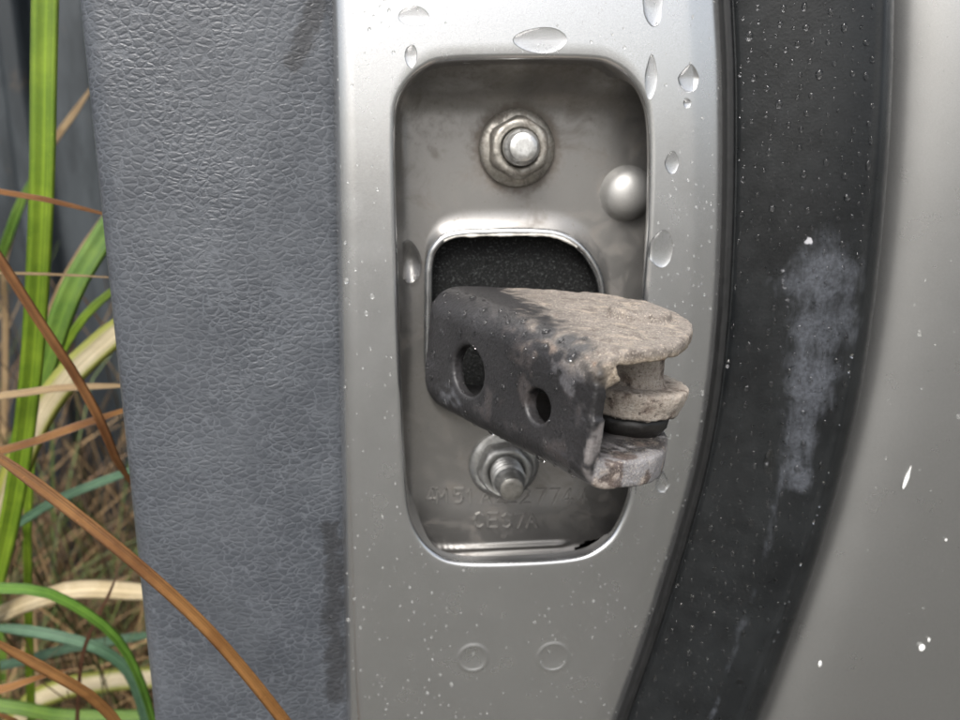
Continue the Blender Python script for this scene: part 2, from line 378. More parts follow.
for cx, cz, r in MARKS:
    y0 = float(panel_y(np.array([cx]), np.array([cz]))[0])
    V, f = lathe([(r+.85, .03), (r+.5, -.03), (r+.2, -.13), (r-.05, -.16), (r-.25, -.06), (r-.5, -.015), (.05, -.012)], 56, (cx, y0, cz), (0, 1, 0)); obj('stamped_ring', V, f[:-2]+[f[-1]], PAINT, edge)

FLOOR = 13.0
HOLE_PX = [(429, 300), (430, 262), (436, 246), (450, 236), (480, 233), (540, 233), (566, 239), (584, 254), (596, 276), (600, 302), (602, 350), (598, 382), (582, 400), (545, 404), (480, 404), (450, 402), (434, 388), (429, 360)]
HOLE = spline([pix(x, y, FLOOR) for x, y in HOLE_PX], 200, True)[::-1]
def build_pan():
    cx = HOLE.mean(0)
    n = len(HOLE); c = OPEN.mean(0)
    # outer contour: opening grown outward, more on the right where the sheet overhangs
    g = np.array([((-1.0 if p[0] < c[0] else 6.0)*abs((p[0]-c[0])/20)**6, 0, (1.0 if p[2] > c[2] else -1.0)*min(1, abs((p[2]-c[2])/38)**6)) for p in OPEN])
    big = CAM+(OPEN-CAM)*(FLOOR+128)/128; big[:, 1] = 0; big = big+g; s = np.r_[0, np.cumsum(np.linalg.norm(np.diff(np.r_[big, big[:1]], axis=0), axis=1))]
    def at(q): q = q % s[-1]; return np.array([np.interp(q, s, np.r_[big, big[:1]][:, k]) for k in range(3)])
    # match hole points to outer points by angle
    ao = np.unwrap(np.arctan2((big[:, 2]-cx[2])*.62, big[:, 0]-cx[0])); ah = np.unwrap(np.arctan2((HOLE[:, 2]-cx[2])*.9, HOLE[:, 0]-cx[0]))
    if ao[-1] < ao[0]: ao = -ao; ah = -ah
    ah = (ah-ao[0]) % (2*np.pi)+ao[0]; so = s[:-1]
    ext_a = np.r_[ao-2*np.pi, ao, ao+2*np.pi]; L = s[-1]; ext_s = np.r_[so-L, so, so+L]
    O = np.array([at(np.interp(a, ext_a, ext_s)) for a in ah])
    T = np.r_[np.linspace(0, .14, 10), np.linspace(.155, 1, 100)]; rows = []
    zb = pix(500, 548, FLOOR-.8)[2]
    for tt in T:
        p = HOLE*(1-tt)+O*tt; p[:, 1] = FLOOR-1.5*(1-min(tt/.14, 1))**2
        z = p[:, 2]; x = p[:, 0]
        p[:, 1] -= 4.0*sst(z, zb+.2, zb-5.0)                       # floor comes forward at the foot
        p[:, 1] -= .8*np.exp(-((z-zb)/.42)**2)*sst(x, pix(432, 550, 5)[0], pix(440, 550, 5)[0])*sst(x, pix(577, 550, 5)[0], pix(570, 550, 5)[0])
        zt = OPEN[:, 2].max(); p[:, 1] -= 7.5*sst(z, zt-9, zt+2)**2
        lx = OPEN[:, 0].min(); p[:, 1] -= 3.*sst(x, lx+3, lx-1)**2
        rows.append(p)
    V = np.array(rows).reshape(-1, 3); f = grid_faces(len(rows), n, True)
    fc = V[f].mean(1); qx, qy = proj(fc); keep = ((qx-601)/27)**2+((qy-552)/13)**2 > 1
    n1 = pix(517, 148, FLOOR); n2 = pix(504, 465, FLOOR)
    gm = np.zeros(len(V))
    for q, am, rr in ((n1, .95, 8.5), (n2, .55, 8.0)): gm = np.maximum(gm, am*np.exp(-(np.maximum(np.hypot(V[:, 0]-q[0], V[:, 2]-q[2])-6.2, 0)/(rr*.35))**1.2))
    gm = np.maximum(gm, .55*sst(V[:, 2], OPEN[:, 2].max()-9, OPEN[:, 2].max()))  # painted overhang shade, darkest at the top of the recess
    gm = np.maximum(gm, .40*sst(V[:, 2], pix(480, 205, FLOOR)[2], pix(480, 120, FLOOR)[2]))  # wider painted shade fading down the recess floor
    hd = poly_dist(V[:, 0], V[:, 2], np.r_[HOLE, HOLE[:1]][:, [0, 2]]); gm = np.maximum(gm, .35*np.exp(-((hd-2.6)/.9)**2))
    return obj('recess_pan', V, f[keep], PAN, door, attrs={'grime_shade': gm})
pan = build_pan()
V, f = sweep(HOLE, [(.72*math.cos(a)+.2, -1.5+.6*math.sin(a)) for a in np.linspace(0, 2*np.pi, 14, endpoint=False)])
V += np.stack([vnoise(V, .8, 5)*.05]*3, 1)
obj('hole_rim', V, f, PAINT, pan)
# torn sealant edge along the top of the hole
sp = np.array([pix(x, y, FLOOR-2.15) for x, y in [(444, 241), (456, 236.5), (475, 235.5), (500, 235), (545, 235), (564, 239.5), (577, 247)]]); sp = spline(sp, 120)
V = []; a = np.linspace(0, 2*np.pi, 8, endpoint=False)
for i, p in enumerate(sp):
    r = .2+.13*vnoise(p[None]+7, .55, 6)[0]+.07*vnoise(p[None], 1.7, 7)[0]
    V += [p+np.array([0, math.sin(q)*r, math.cos(q)*r*(1.5 if math.cos(q) < 0 else 1)]) for q in a]
obj('sealant_bead', np.array(V), grid_faces(120, 8, True), plain('old_sealant', (.5, .48, .44), .6, 0, (3, .1)), pan)
# near-black box whose colour gives the shade of the hollow behind the pan
bx0, bx1, bz0, bz1 = -21.5, 39, -50, 62
Vb = [(x, y, z) for x in (bx0, bx1) for y in (4.2, 70) for z in (bz0, bz1)]
cav = obj('inner_cavity', np.array(Vb, float), [(0, 1, 3, 2), (4, 6, 7, 5), (2, 3, 7, 6), (0, 2, 6, 4), (1, 5, 7, 3)], BLACK, door, smooth=False)
# round boss beside the opening edge
bc = pix(630, 194, FLOOR-2)
prof = [(5.1, .25), (4.8, -.1), (4.6, -.5), (4.45, -.9), (4.2, -1.6), (3.7, -2.3), (2.8, -2.95), (1.7, -3.35), (.7, -3.5), (.05, -3.52)]
V, f = lathe([(r, h) for r, h in prof], 48, (bc[0], FLOOR, bc[2]), (0, 1, 0)); obj('boss', V, f, BOSS, pan)

# stamped part number, single strokes standing proud of the pan
GL = {'4': [[(.72, 0), (.72, 1), (0, .25), (1, .25)]], 'M': [[(0, 0), (0, 1), (.5, .35), (1, 1), (1, 0)]], '5': [[(.95, 1), (.1, 1), (.05, .55), (.6, .6), (.95, .33), (.6, 0), (.05, .06)]], '1': [[(.2, .78), (.55, 1), (.55, 0)]],
      'A': [[(0, 0), (.5, 1), (1, 0)], [(.2, .36), (.8, .36)]], 'C': [[(.95, .85), (.6, 1), (.2, .9), (.02, .5), (.2, .1), (.6, 0), (.95, .15)]], 'E': [[(1, 1), (0, 1), (0, 0), (1, 0)], [(0, .52), (.85, .52)]], 'S': [[(.95, .88), (.5, 1), (.08, .8), (.3, .55), (.75, .45), (.95, .2), (.5, 0), (.05, .12)]], '7': [[(0, 1), (1, 1), (.35, 0)]], '2': [[(.05, .8), (.45, 1), (.9, .8), (.8, .5), (0, 0), (1, 0)]], ' ': []}
def lettering(name, items, h_px):
    Vs, Fs = [], []
    for ch, px, py in items:
        a = pix(px, py, FLOOR); b = pix(px, py-h_px, FLOOR); hh = b[2]-a[2]; ww = hh*.62
        for st in GL[ch]:
            P = np.array([(a[0]+x*ww, FLOOR-.02, a[2]+y*hh) for x, y in st])
            for p, q in zip(P[:-1], P[1:]):
                d = (q-p)/np.linalg.norm(q-p); nn = np.cross(d, [0, 1., 0]); base = len(Vs)
                for e, s in ((p-d*.1, 1), (q+d*.1, 1)):
                    for u, yy in ((-.26, .08), (-.11, -.33), (.11, -.33), (.26, .08)): Vs.append(e+nn*u+np.array([0, yy, 0]))
                Fs += [(base+k, base+k+1, base+5+k, base+4+k) for k in range(3)]+[(base, base+1, base+2, base+3), (base+7, base+6, base+5, base+4)]
    return obj(name, np.array(Vs), Fs, STAMP, pan, smooth=False)
lettering('stamped_lettering', [('4', 426, 502), ('M', 437, 502.5), ('5', 454, 502.5), ('1', 465, 503), ('A', 481, 503), ('2', 494, 503), ('2', 507, 503), ('2', 521, 503), ('7', 536, 503), ('7', 550, 503), ('4', 563, 503), ('4', 577, 503)], 14)
lettering('stamped_lettering', [('C', 474, 527), ('E', 488, 527), ('S', 502, 527.5), ('7', 515, 527.5), ('A', 527, 527.5)], 14)

# outer skin to the right of the seal
def skin_y(d): return 15-11*(1-np.exp(-np.maximum(d+4, 0)/4.5))-6*np.tanh((d+4)/40)+.0016*np.maximum(d-26, 0)**2
def build_skin():
    zs = np.linspace(200, -260, 160); ss = np.linspace(0, 1, 110)**1.5; rows = []
    for z in zs:
        x0 = seal_right(z)-9; x = x0+ss*(150); d = x-x0-9
        y = skin_y(d)
        rows.append(np.stack([x, y, np.full_like(x, z)], 1))
    return obj('outer_skin', np.array(rows).reshape(-1, 3), grid_faces(len(zs), len(ss)), SKIN, door)
skin = build_skin()

# ------------------------------------------------------------------ rubber weatherstrip
_zs = np.linspace(185, -225, 620)
def seal_point(s, z):
    xl, xr = seal_left(z)-.3, seal_right(z)+3
    x = xl+(xr-xl)*s
    y = np.interp(s, [0, .004, .012, .040, .052, .07], [2.5, -.1, -.45, -.55, -.1, -.7])
    body = -.7-5.6*np.sin(np.pi*np.clip((s-.06)/.97, 0, 1))**.85+15*sst(s, .62, 1.06)
    y = np.where(s > .06, body, y) - .30*np.exp(-((s-.60-.0006*z)/.02)**2)
    return x, y
def build_seal():
    ss = np.r_[np.linspace(0, .08, 16), np.linspace(.09, 1, 74)]
    Sg, Zg = np.meshgrid(ss, _zs); X, Y = seal_point(Sg, Zg)
    q = lambda pts: np.array([pix(x, y, -6)[[0, 2]] for x, y in pts])
    sm = 1-poly_dist(X, Zg, q([(826, 268), (822, 330), (810, 395), (802, 450), (800, 478)]))/np.interp(Zg, np.sort(q([(800, 480), (800, 400), (815, 300), (815, 245)])[:, 1]), [3.2, 5.6, 9.0, 7.0])
    sm = np.where(sm > 0, np.clip(sm*1.0, 0, .72), np.clip(sm*.8, -.5, 0))
    seam_glint = poly_dist(X, Zg, q([(838, 285), (806, 380), (785, 470), (765, 560), (735, 650), (712, 720)])); sm = np.maximum(sm,   .44*np.exp(-(seam_glint/.9)**2)-.12)  # pale line painted along the seam as its reflection
    ck = .45*np.exp(-(np.hypot((X-q([(772, 463)])[0, 0])/1.1, (Zg-q([(772, 463)])[0, 1])/3.0))**2)
    ck = np.maximum(ck, np.exp(-(np.hypot(X-q([(811, 242)])[0, 0], Zg-q([(811, 242)])[0, 1])/.75)**4))
    ed = poly_dist(X, Zg, q([(788, 262), (790, 290), (795, 325), (792, 345)])); ck = np.maximum(ck, .42*np.exp(-(ed/.55)**2))
    V = np.stack([X, Y, Zg], -1).reshape(-1, 3)
    s = thing('weatherstrip', 'wide black rubber door seal curving down, wet and streaked with a pale smear', 'door seal', (35, 0, -225))
    F = grid_faces(len(_zs), len(ss)); lip = Sg.ravel()[F].max(1) < .05
    obj('seal_body', V, F[~lip], RUBBER, s, attrs={'smear': sm.ravel(), 'chalk': ck.ravel()}); obj('seal_lip', V, F[lip], plain('shaded_lip_rubber', (.0022, .0024, .0026), .5), s)  # lip is the same rubber, its shading put into a darker colour
    return s
seal = build_seal()

# ------------------------------------------------------------------ leatherette trim panel
def trim_front(x, z):
    xl = np.interp(z, [-250, -64.4, 54.2, 220], [-62.5, -60.2, -59.6, -58.5]); return xl
def build_trim():
    zs = np.linspace(200, -240, 300); prof = []
    for s in np.linspace(0, 1, 60): prof.append(('f', s))
    for a in np.linspace(0, np.pi/2, 16)[1:]: prof.append(('c', a))
    for b in (10, 40, 120, 300): prof.append(('b', b))
    V = []; st = []
    q1 = [pix(x, y, 2)[[0, 2]] for x, y in [(318, 5), (306, 30), (302, 48), (292, 62)]]; q2 = [pix(x, y, 2)[[0, 2]] for x, y in [(331, 530), (334, 560), (333, 620), (336, 700)]]
    for z in zs:
        xl = trim_front(0, z); xr = panel_left(z)+1.2; Rr = 4.5
        for k, v in prof:
            if k == 'f': x = xr+(xl+Rr-xr)*v; y = 2.6-1.2*math.sin(math.pi*min(v*1.0, 1))+1.6*(max(0, 1-v/.06))**2
            elif k == 'c': x = xl+Rr-Rr*math.sin(v); y = 2.6+Rr-Rr*math.cos(v)
            else: x = xl-.02*v; y = 2.6+Rr+v
            V.append((x, y, z))
    V = np.array(V); d1 = poly_dist(V[:, 0], V[:, 2], np.array(q1)); d2 = poly_dist(V[:, 0], V[:, 2], np.array(q2))
    st = np.maximum(np.exp(-(d1/2.1)**2)*.85, np.exp(-(d2/2.7)**2)*.8)
    t = thing('door_trim', 'grey leather-grained door trim panel left of the silver door edge', 'door trim', (-40, 3, -240))
    obj('trim_cover', V, grid_faces(len(zs), len(prof), flip=False), LEATHER, t, attrs={'stain': st}); return t
trim = build_trim()

# ------------------------------------------------------------------ foam block behind the opening
def build_foam():
    a, b = HOLE.min(0)-3, HOLE.max(0)+3; n = 130, 130
    xs = np.linspace(a[0], b[0], n[0]); zs = np.linspace(a[2], b[2], n[1]); X, Z = np.meshgrid(xs, zs); p = np.stack([X.ravel(), X.ravel()*0, Z.ravel()], 1)
    y = FLOOR+1.4+.03*vnoise(p, 1.9, 8)+.09*vnoise(p, 3.0, 9)
    V = np.c_[p[:, 0], y, p[:, 2]]; k = len(V); rim = [V[0], V[n[0]-1], V[-1], V[k-n[0]]]; V = np.r_[V, [r+np.array([0, 1.6, 0]) for r in rim]]
    f = grid_faces(n[1], n[0]).tolist(); e = [list(range(n[0])), [n[0]*i+n[0]-1 for i in range(n[1])], list(range(k-1, k-n[0]-1, -1)), [n[0]*i for i in range(n[1]-1, -1, -1)]]
    for s in range(4): f.append(e[s]+[k+(s+1) % 4, k+s])
    f.append([k, k+1, k+2, k+3])
    tag(obj('foam_pad', V, f, FOAM, origin=HOLE.mean(0)), 'black grainy foam pad filling the hole behind the bracket', 'foam pad')
build_foam()

# ------------------------------------------------------------------ flange nuts on studs
def hexnut(name, label, px, parts, spin, tilt=(0, -1, 0), mats=None, fr=6.5):
    c = pix(*px, FLOOR-1); c = np.array([c[0], FLOOR, c[2]]); ax = np.array(tilt, float); ax /= np.linalg.norm(ax)
    t = thing(name, label, 'nut', c, 'flange nuts holding the door check')
    V, f = lathe([(fr-.2, -.3), (fr, .2), (fr+.02, .9), (fr-.25, 1.25), (5.6, 1.6), (4.8, 1.75), (2.6, 1.8)], 64, c, ax); obj('flange', V, f, mats[0], t)
    e1 = np.cross(ax, [0.3, 0, 1]); e1 /= np.linalg.norm(e1); e2 = np.cross(ax, e1); A = np.arange(96)*2*np.pi/96
    def hx(r, a): # hexagon radius with softened corners
        q = (a+spin) % (np.pi/3)-np.pi/6; return np.minimum(r/np.cos(q), r*1.085)
    rows = []
    for r, h, mixc in [(4.85, 1.5, 0), (4.85, 3.7, .05), (4.8, 4.2, .35), (4.6, 4.7, .75), (4.35, 4.95, 1), (3.5, 5.02, 1), (3.3, 4.8, 1), (3.05, 4.2, 1), (2.9, 2.0, 1)]:
        rr = hx(r, A)*(1-mixc)+r*mixc
        rows.append(c+ax*h+(rr*np.cos(A))[:, None]*e1+(rr*np.sin(A))[:, None]*e2)
    V = np.array(rows).reshape(-1, 3); V += np.stack([vnoise(V, 1.1, 11)*.06]*3, 1); obj('hex_body', V, grid_faces(len(rows), 96, True), mats[1], t)
    V, f = lathe(parts, 48, c, ax); s = obj('stud', V, f, mats[2], t); return t, c, ax
hexnut('flange_nut', 'grimy flange nut with bright flat stud end at the top of the recess', (517, 148), [(3.0, 1), (3.0, 5.6), (2.95, 6.6), (2.7, 7.0), (2.35, 7.2), (2.35, 8.6), (2.2, 8.85), (1.2, 8.9), (.05, 8.87)], .25, mats=(ZINC_OLD, ZINC_OLD, ZINC))
thr = [(2.45, 1.0)]
for i in range(4): thr += [(2.45, 3.4+i*1.3), (2.5, 3.6+i*1.3), (3.05, 4.0+i*1.3), (3.05, 4.25+i*1.3), (2.5, 4.6+i*1.3)]
thr += [(2.75, 8.9), (2.5, 9.4), (2.3, 9.8), (2.28, 11.6), (2.15, 11.9)]
t2, c2, ax2 = hexnut('flange_nut', 'grey flange nut with long threaded stud, half hidden under the bracket', (504, 465), thr, .6, tilt=(.0, -1, -.02), mats=(STEEL, STEEL, STEEL), fr=6.6)

for ch in t2.children:
    if ch.name.startswith('stud'): ch.data.polygons.foreach_set('use_smooth', [False]*len(ch.data.polygons))
V, f = lathe([(2.16, 11.88), (2.0, 12.1), (1.2, 12.16), (.05, 12.13)], 48, c2, ax2); obj('stud_tip', V, f, BRASSY, t2)

# ------------------------------------------------------------------ door check: channel bracket, pin and arm
BO = np.array([-8.14, -2.0, 12.6]); BU = np.array([.44996823, -.89187159, -.04575654]); BV = np.array([.88758066, .45228686, -.08739091]); BW = np.cross(BV, BU)
if BW[2] < 0: BW = -BW
def bworld(p): return BO+p[:, :1]*BU+p[:, 1:2]*BV+p[:, 2:3]*BW
HB = 19.6
FL_OUT = spline([(-.6, -3), (-.6, 4), (1.5, 9), (5, 15), (9, 22), (14, 27.5), (20, 29.3), (27, 28.5), (33, 25), (38, 19), (40.9, 13), (41.3, 6), (41.3, -3)], 60)
def field(lo, hi, h): 
    ax = [np.arange(a, b, h) for a, b in zip(lo, hi)]; G = np.meshgrid(*ax, indexing='ij'); return G, np.array(lo, float)
def taper(u, wv, v):
    s = sat(u/41); q = (wv+.9*s)*HB/(HB-2.3*s); return -HB/2+(q+HB/2)/(1+.0062*np.maximum(v, 0))
def rbox(v, wv, v0, w0, w1, r):
    # half-open rounded slot: v > v0, w0 < w < w1
    qx = v0+r-v; qy = np.abs(wv-(w0+w1)/2)-(w1-w0)/2+r
    return np.minimum(np.maximum(qx, qy), 0)+np.hypot(np.maximum(qx, 0), np.maximum(qy, 0))-r
def build_bracket():
    h = .3; (u, v, wv), lo = field((-2.5, -1.5, -HB-3.2), (43.5, 31.5, 3.6), h); sh = u.shape
    p = np.stack([u.ravel(), v.ravel(), wv.ravel()], 1)
    wn = taper(u, wv, v); T = 3.1
    d = smax(rbox(v, wn, 0, -HB, 0, 4.2), -rbox(v, wn, 2.0, -HB+T+.9, -T+1.15, 1.6), .4)
    o1 = sdf_poly(u[:, :, 0], v[:, :, 0]*1.045, FL_OUT)[:, :, None]; o2 = sdf_poly(u[:, :, 0]-.3, v[:, :, 0]*1.13, FL_OUT)[:, :, None]; out = np.where(wn > -9, o1, o2)
    d = smax(d, out, .55)
    # web end corners
    d = smax(d, -(u-0.2)-sat((-wn-15)/4.6)*-2.2, .9)
    # bolt holes through the web
    web = v < 8
    for hu, hw, r, k, el in ((13.2, -10.4, 3.9, .6, 1.08), (30.7, -10.7, 2.5, .5, 1.05)):
        hd = r-np.hypot((u-hu)/el, (wn-hw)); d = np.where(web, smax(d, hd, k), d)
    # rivet head on top
    rv = smax(np.hypot(u-27.5, v-19)-4.4, np.abs(wn-.2)-1.1, .7); d = smin(d, rv, .6)
    # hammered, dirt-laden surfaces
    n1 = vnoise(p, .55, 12).reshape(sh); n2 = vnoise(p, 1.5, 13).reshape(sh); n3 = vnoise(p, .2, 14).reshape(sh)
    top = sst(wn, -4.5, -1.0)*sst(v+.36*u, 13.0, 17.0); front = sst(u, 37, 41)
    d = d+n3*.08+n1*.03+top*(-.06+.08*n1+.08*n2)+front*(.05*n1+.06*n2)
    # crust curling down over the front of the top flange near the web
    cr = np.sqrt(((u-41.0)/.7)**2+((v-1.9)/1.5)**2+((wn+2.9+.35*(v-1.9))/1.5)**2)-1; cr = cr+.5*n1+.4*n2; d = smin(d, cr*1.2, .8)
    V, f = surface_nets(d, lo, h)
    # colours of the part itself: coat, grime, crust, exposed grey primer and rust
    U_, v_, w_ = V.T; wq = taper(U_, w_, v_); N1 = vnoise(V, .35, 15); N2 = vnoise(V, 1.1, 16); N3 = vnoise(V, .18, 17)
    base = np.tile([.019, .0185, .0195], (len(V), 1)); base *= (1+.35*N3)[:, None]
    def over(c, k): 
        nonlocal base; k = sat(k)[:, None]; base = base*(1-k)+np.array(c)*k
    over((.055, .055, .06), .5*sst(N1+.4*N2, .15, .7)*sst(v_, 3.5, .5))                                  # dried water marks
    over((.060, .045, .037), .28*sst(N1*.8+N2*.5-.02*np.hypot(U_-27, (wq+8)*1.4), -.05, .45)*sst(v_, 3.5, .5))   # rust bloom round the small hole
    over((.10, .104, .115), .6*sst(-np.hypot((U_-9)/6, (wq+16)/2.6)+1+.5*N2, .2, .9)*(v_ < 4)*sst(N2, -.4, .3))     # chalky patch under the large hole
    over((.09, .09, .097), .7*sst(-np.hypot((U_-36)/6.5, (wq+4.6)/3.2)+1+.7*N2+.5*N1, .35, .8)*(v_ < 5)*sst(N2+.5*N1, -.35, .25))          # bluish scuff by the crust
    over((.16, .15, .148), .8*sst(U_, 40.6, 41.1)*(v_ < 4)*sst(N1+.7*N2, .2, .45))                                # worn web edge
    low = sst(wq+.8*N2, -14.3, -15.4)*sst(U_+.3*v_, 34, 39)*sst(v_, 1.0, 1.8)
    over((.25, .245, .25), .95*low); over((.38, .31, .25), .6*low*sst(N1+.4*N2, .4, .7)); over((.07, .045, .035), .8*low*sst(N1-.7*N2, .42, .6)); over((.02, .018, .018), low*sst(wq, -16.2, -15.6)*sst(N2, -.9, .2)*sst(U_, 40.2, 38.5))
    crust = sst(wq, -5.0, -2.2)*sst(v_+.36*U_+3.0*N1+3.0*N2, 11.5, 19.5); crust = np.maximum(crust, sst(1.1-np.sqrt(((U_-41.2)/1.8)**2+((v_-3.6)/2.2)**2+((wq+3.6)/2.6)**2), 0, .3))
    over((.27, .24, .21), crust); over((.17, .143, .122), crust*sst(N2+.5*N1, .15, .7)*.8); over((.42, .36, .29), crust*sst(-N2+.6*N1, .2, .8)*.8)
    over((.38, .31, .22), crust*sst(U_+.35*v_, 39, 44)*sst(wq, -.6, -1.8)*.75); over((.24, .12, .06), crust*sst(N2-.3*N1, .45, .7)*sst(wq, -1, -2.2)*.6)
    t = thing('door_check_bracket', 'black U-shaped door check bracket crusted with tan dirt, jutting out of the recess', 'bracket', BO)
    obj('channel', bworld(V), f, BRACKET, t, attrs={'tint': base, 'crust': np.maximum(crust, low*.5)}); return t, bworld(V), f, V, crust
brk, BRV, BRF, BRL, BRC = build_bracket()
PC = (29.5, 17.8)
def build_arm():
    h = .28; (u, v, wv), lo = field((-12, 6, -17), (39, 37, -1.0), h); sh = u.shape; p = np.stack([u.ravel(), v.ravel(), wv.ravel()], 1)
    n1 = vnoise(p, .5, 20).reshape(sh); n2 = vnoise(p, 1.3, 21).reshape(sh); n3 = vnoise(p, 2.4, 22).reshape(sh)
    r = np.hypot(u-PC[0], v-PC[1])
    eye = smax(r-7.1-.38*np.clip(wv+11.2, -2, 1.8), np.abs(wv+10.4)-2.1, .5)
    neck = smax(r-3.9-.5*sat((-wv-6.5)/2), np.abs(wv+4.6)-4, .5)
    arm = smax(smax(np.abs((v-PC[1])+(u-PC[0])*.33)-3.9, u-PC[0], .5), np.abs(wv+10.2)-1.9, .8)
    d = smin(smin(eye, neck, .5), arm, 1.0); d = d+.12*n1+.13*n2+.09*n3
    V, f = surface_nets(d, lo, h); U_, v_, w_ = V.T; N1 = vnoise(V, .6, 23); N2 = vnoise(V, 1.8, 24)
    base = np.tile([.52, .46, .395], (len(V), 1))
    def over(c, k):
        nonlocal base; k = sat(k)[:, None]; base = base*(1-k)+np.array(c)*k
    over((.24, .19, .155), sst(N1+.5*N2, .2, .8)); over((.68, .63, .56), sst(-N1+.6*N2, .3, .9)*.9); over((.06, .045, .04), sst(N2+.3*N1, .62, .85)*.8)
    over((.025, .022, .02), sst(w_, -11.9, -12.4)); over((.16, .12, .09), sst(U_, 20, 10)*.8)
    obj('check_arm', bworld(V), f, BRACKET, brk, attrs={'tint': base, 'crust': np.ones(len(V))})
    V, f = lathe([(3.6, -15.9), (4.8, -15.4), (5.6, -14.2), (5.8, -12.6), (3.0, -11.9)], 40, BO+PC[0]*BU+PC[1]*BV, BW); V += np.stack([vnoise(V, .6, 25)*.15]*3, 1); obj('bushing', V, f, plain('greasy_bushing', (.014, .013, .012), .35, 0, (2, .1)), brk)
    V, f = lathe([(2.9, -HB+.5), (2.9, -2)], 32, BO+PC[0]*BU+PC[1]*BV, BW); obj('pivot_pin', V, f, STEEL, brk)
build_arm()

# ------------------------------------------------------------------ water
def dome(n=9, rings=3):
    V = []; 
    for k in range(rings+1):
        a = (k/rings)*np.pi/2
        if k == rings: V.append((0, 0, 1)); break
        for j in range(n): V.append((math.cos(a)*math.cos(2*np.pi*j/n), math.cos(a)*math.sin(2*np.pi*j/n), math.sin(a)))
    F = []
    for k in range(rings-1):
        for j in range(n): F.append((k*n+j, k*n+(j+1) % n, (k+1)*n+(j+1) % n, (k+1)*n+j))
    top = len(V)-1
    for j in range(n): F.append(((rings-1)*n+j, (rings-1)*n+(j+1) % n, top))
    F.append(tuple(range(n))[::-1]); return np.array(V), F
def spray(name, pts, nrm, rad, label, flat=.5, stretch=1.15, mat=None):
    keep = []; order = np.argsort(-rad)                         # drops that would touch have run together: keep the larger
    P = pts[order]; Q = rad[order]; ok = np.ones(len(P), bool)
    for i in range(len(P)):
        if ok[i]:
            near = ((P[i+1:]-P[i])**2).sum(1) < (2.3*(Q[i+1:]+Q[i]))**2; ok[i+1:] &= ~near
    order = order[ok]; pts, nrm, rad = pts[order], nrm[order], rad[order]
    D, F = dome(); N = len(pts); nrm = nrm/np.linalg.norm(nrm, axis=1)[:, None]
    upv = np.array([0, 0, 1.]); b = upv-nrm*(nrm@upv)[:, None]; b /= np.linalg.norm(b, axis=1)[:, None]+1e-9; a = np.cross(b, nrm)
    sx = rad*RNG.uniform(.8, 1.1, N); sy = rad*RNG.uniform(.9, stretch*1.2, N); sz = rad*flat*RNG.uniform(.8, 1.2, N)
    V = pts[:, None]+D[None, :, 0:1]*(a*sx[:, None])[:, None]+D[None, :, 1:2]*(b*sy[:, None])[:, None]+(D[None, :, 2:3]-.06)*(nrm*sz[:, None])[:, None]
    k = len(D); Fs = [tuple(q+i*k for q in ff) for i in range(N) for ff in F]
    o = obj(name, V.reshape(-1, 3), Fs, mat or WATER); tag(o, label, 'water drops', kind='stuff'); return o
def in_open(x, z, grow=0): return sdf_poly(x, z, OPEN[:, [0, 2]]) < grow
# fine spray on the silver edge
N = 5200; z = RNG.uniform(-90, 75, N); x = RNG.uniform(-27, 42, N)
cl = vnoise(np.stack([x, z*0, z], 1), .13, 30)+.6*vnoise(np.stack([x, z*0, z], 1), .5, 31)
e = seal_left(z)-x; k = (RNG.uniform(0, 1, N) < .8) & (x > panel_left(z)+.8) & (e > .5) & ~in_open(x, z, .9) & (RNG.uniform(-.9, 1.0, N) < cl+.25*(e < 6)-.1)
x, z = x[k], z[k]; y = panel_y(x, z); ep = .05
nr = np.stack([(panel_y(x+ep, z)-y)/ep, -np.ones_like(x), (panel_y(x, z+ep)-y)/ep], 1)
rad = np.clip(RNG.lognormal(-2.0, .42, len(x)), .095, .5); spray('fine_spray', np.stack([x, y, z], 1), nr, rad, 'fine rain spray speckled over the silver door edge', .6, mat=SPECK)
# beads on the rubber
N = 6500; z = RNG.uniform(-85, 70, N); s = RNG.uniform(.06, .60, N)
cl = vnoise(np.stack([s*30, z*0, z], 1), .16, 32); k = (RNG.uniform(-1, 1, N) < cl*1.1-.45+.4*(s < .45)+.35*sst(z, 0, 45)) ; s, z = s[k], z[k]
x, y = seal_point(s, z); x2, y2 = seal_point(s+.004, z); tx = np.stack([x2-x, y2-y, 0*x], 1); nr = np.cross(tx, np.array([0, 0, 1.])); nr *= np.where(nr[:, 1:2] > 0, -1, 1)
rad = np.clip(RNG.lognormal(-1.5, .38, len(x)), .12, .6); spray('rain_beads', np.stack([x, y, z], 1), nr, rad, 'small dark rain beads scattered over the black seal', .6, 1.4)
# speckles on the outer skin
N = 620; z = RNG.uniform(-90, 75, N); x = seal_right(z)+RNG.uniform(4, 60, N); d = x-(seal_right(z)-9)-9; y = skin_y(d)
cl = vnoise(np.stack([x, z*0, z], 1), .09, 33); k = RNG.uniform(-1, 1, N) < cl; dy = (skin_y(d+.05)-y)/.05
spray('skin_speckles', np.stack([x, y, z], 1)[k], np.stack([dy, -np.ones_like(x), 0*x], 1)[k], np.clip(RNG.lognormal(-1.95, .45, k.sum()), .09, .5), 'scattered rain specks on the silver outer skin', .45, mat=SPECK)
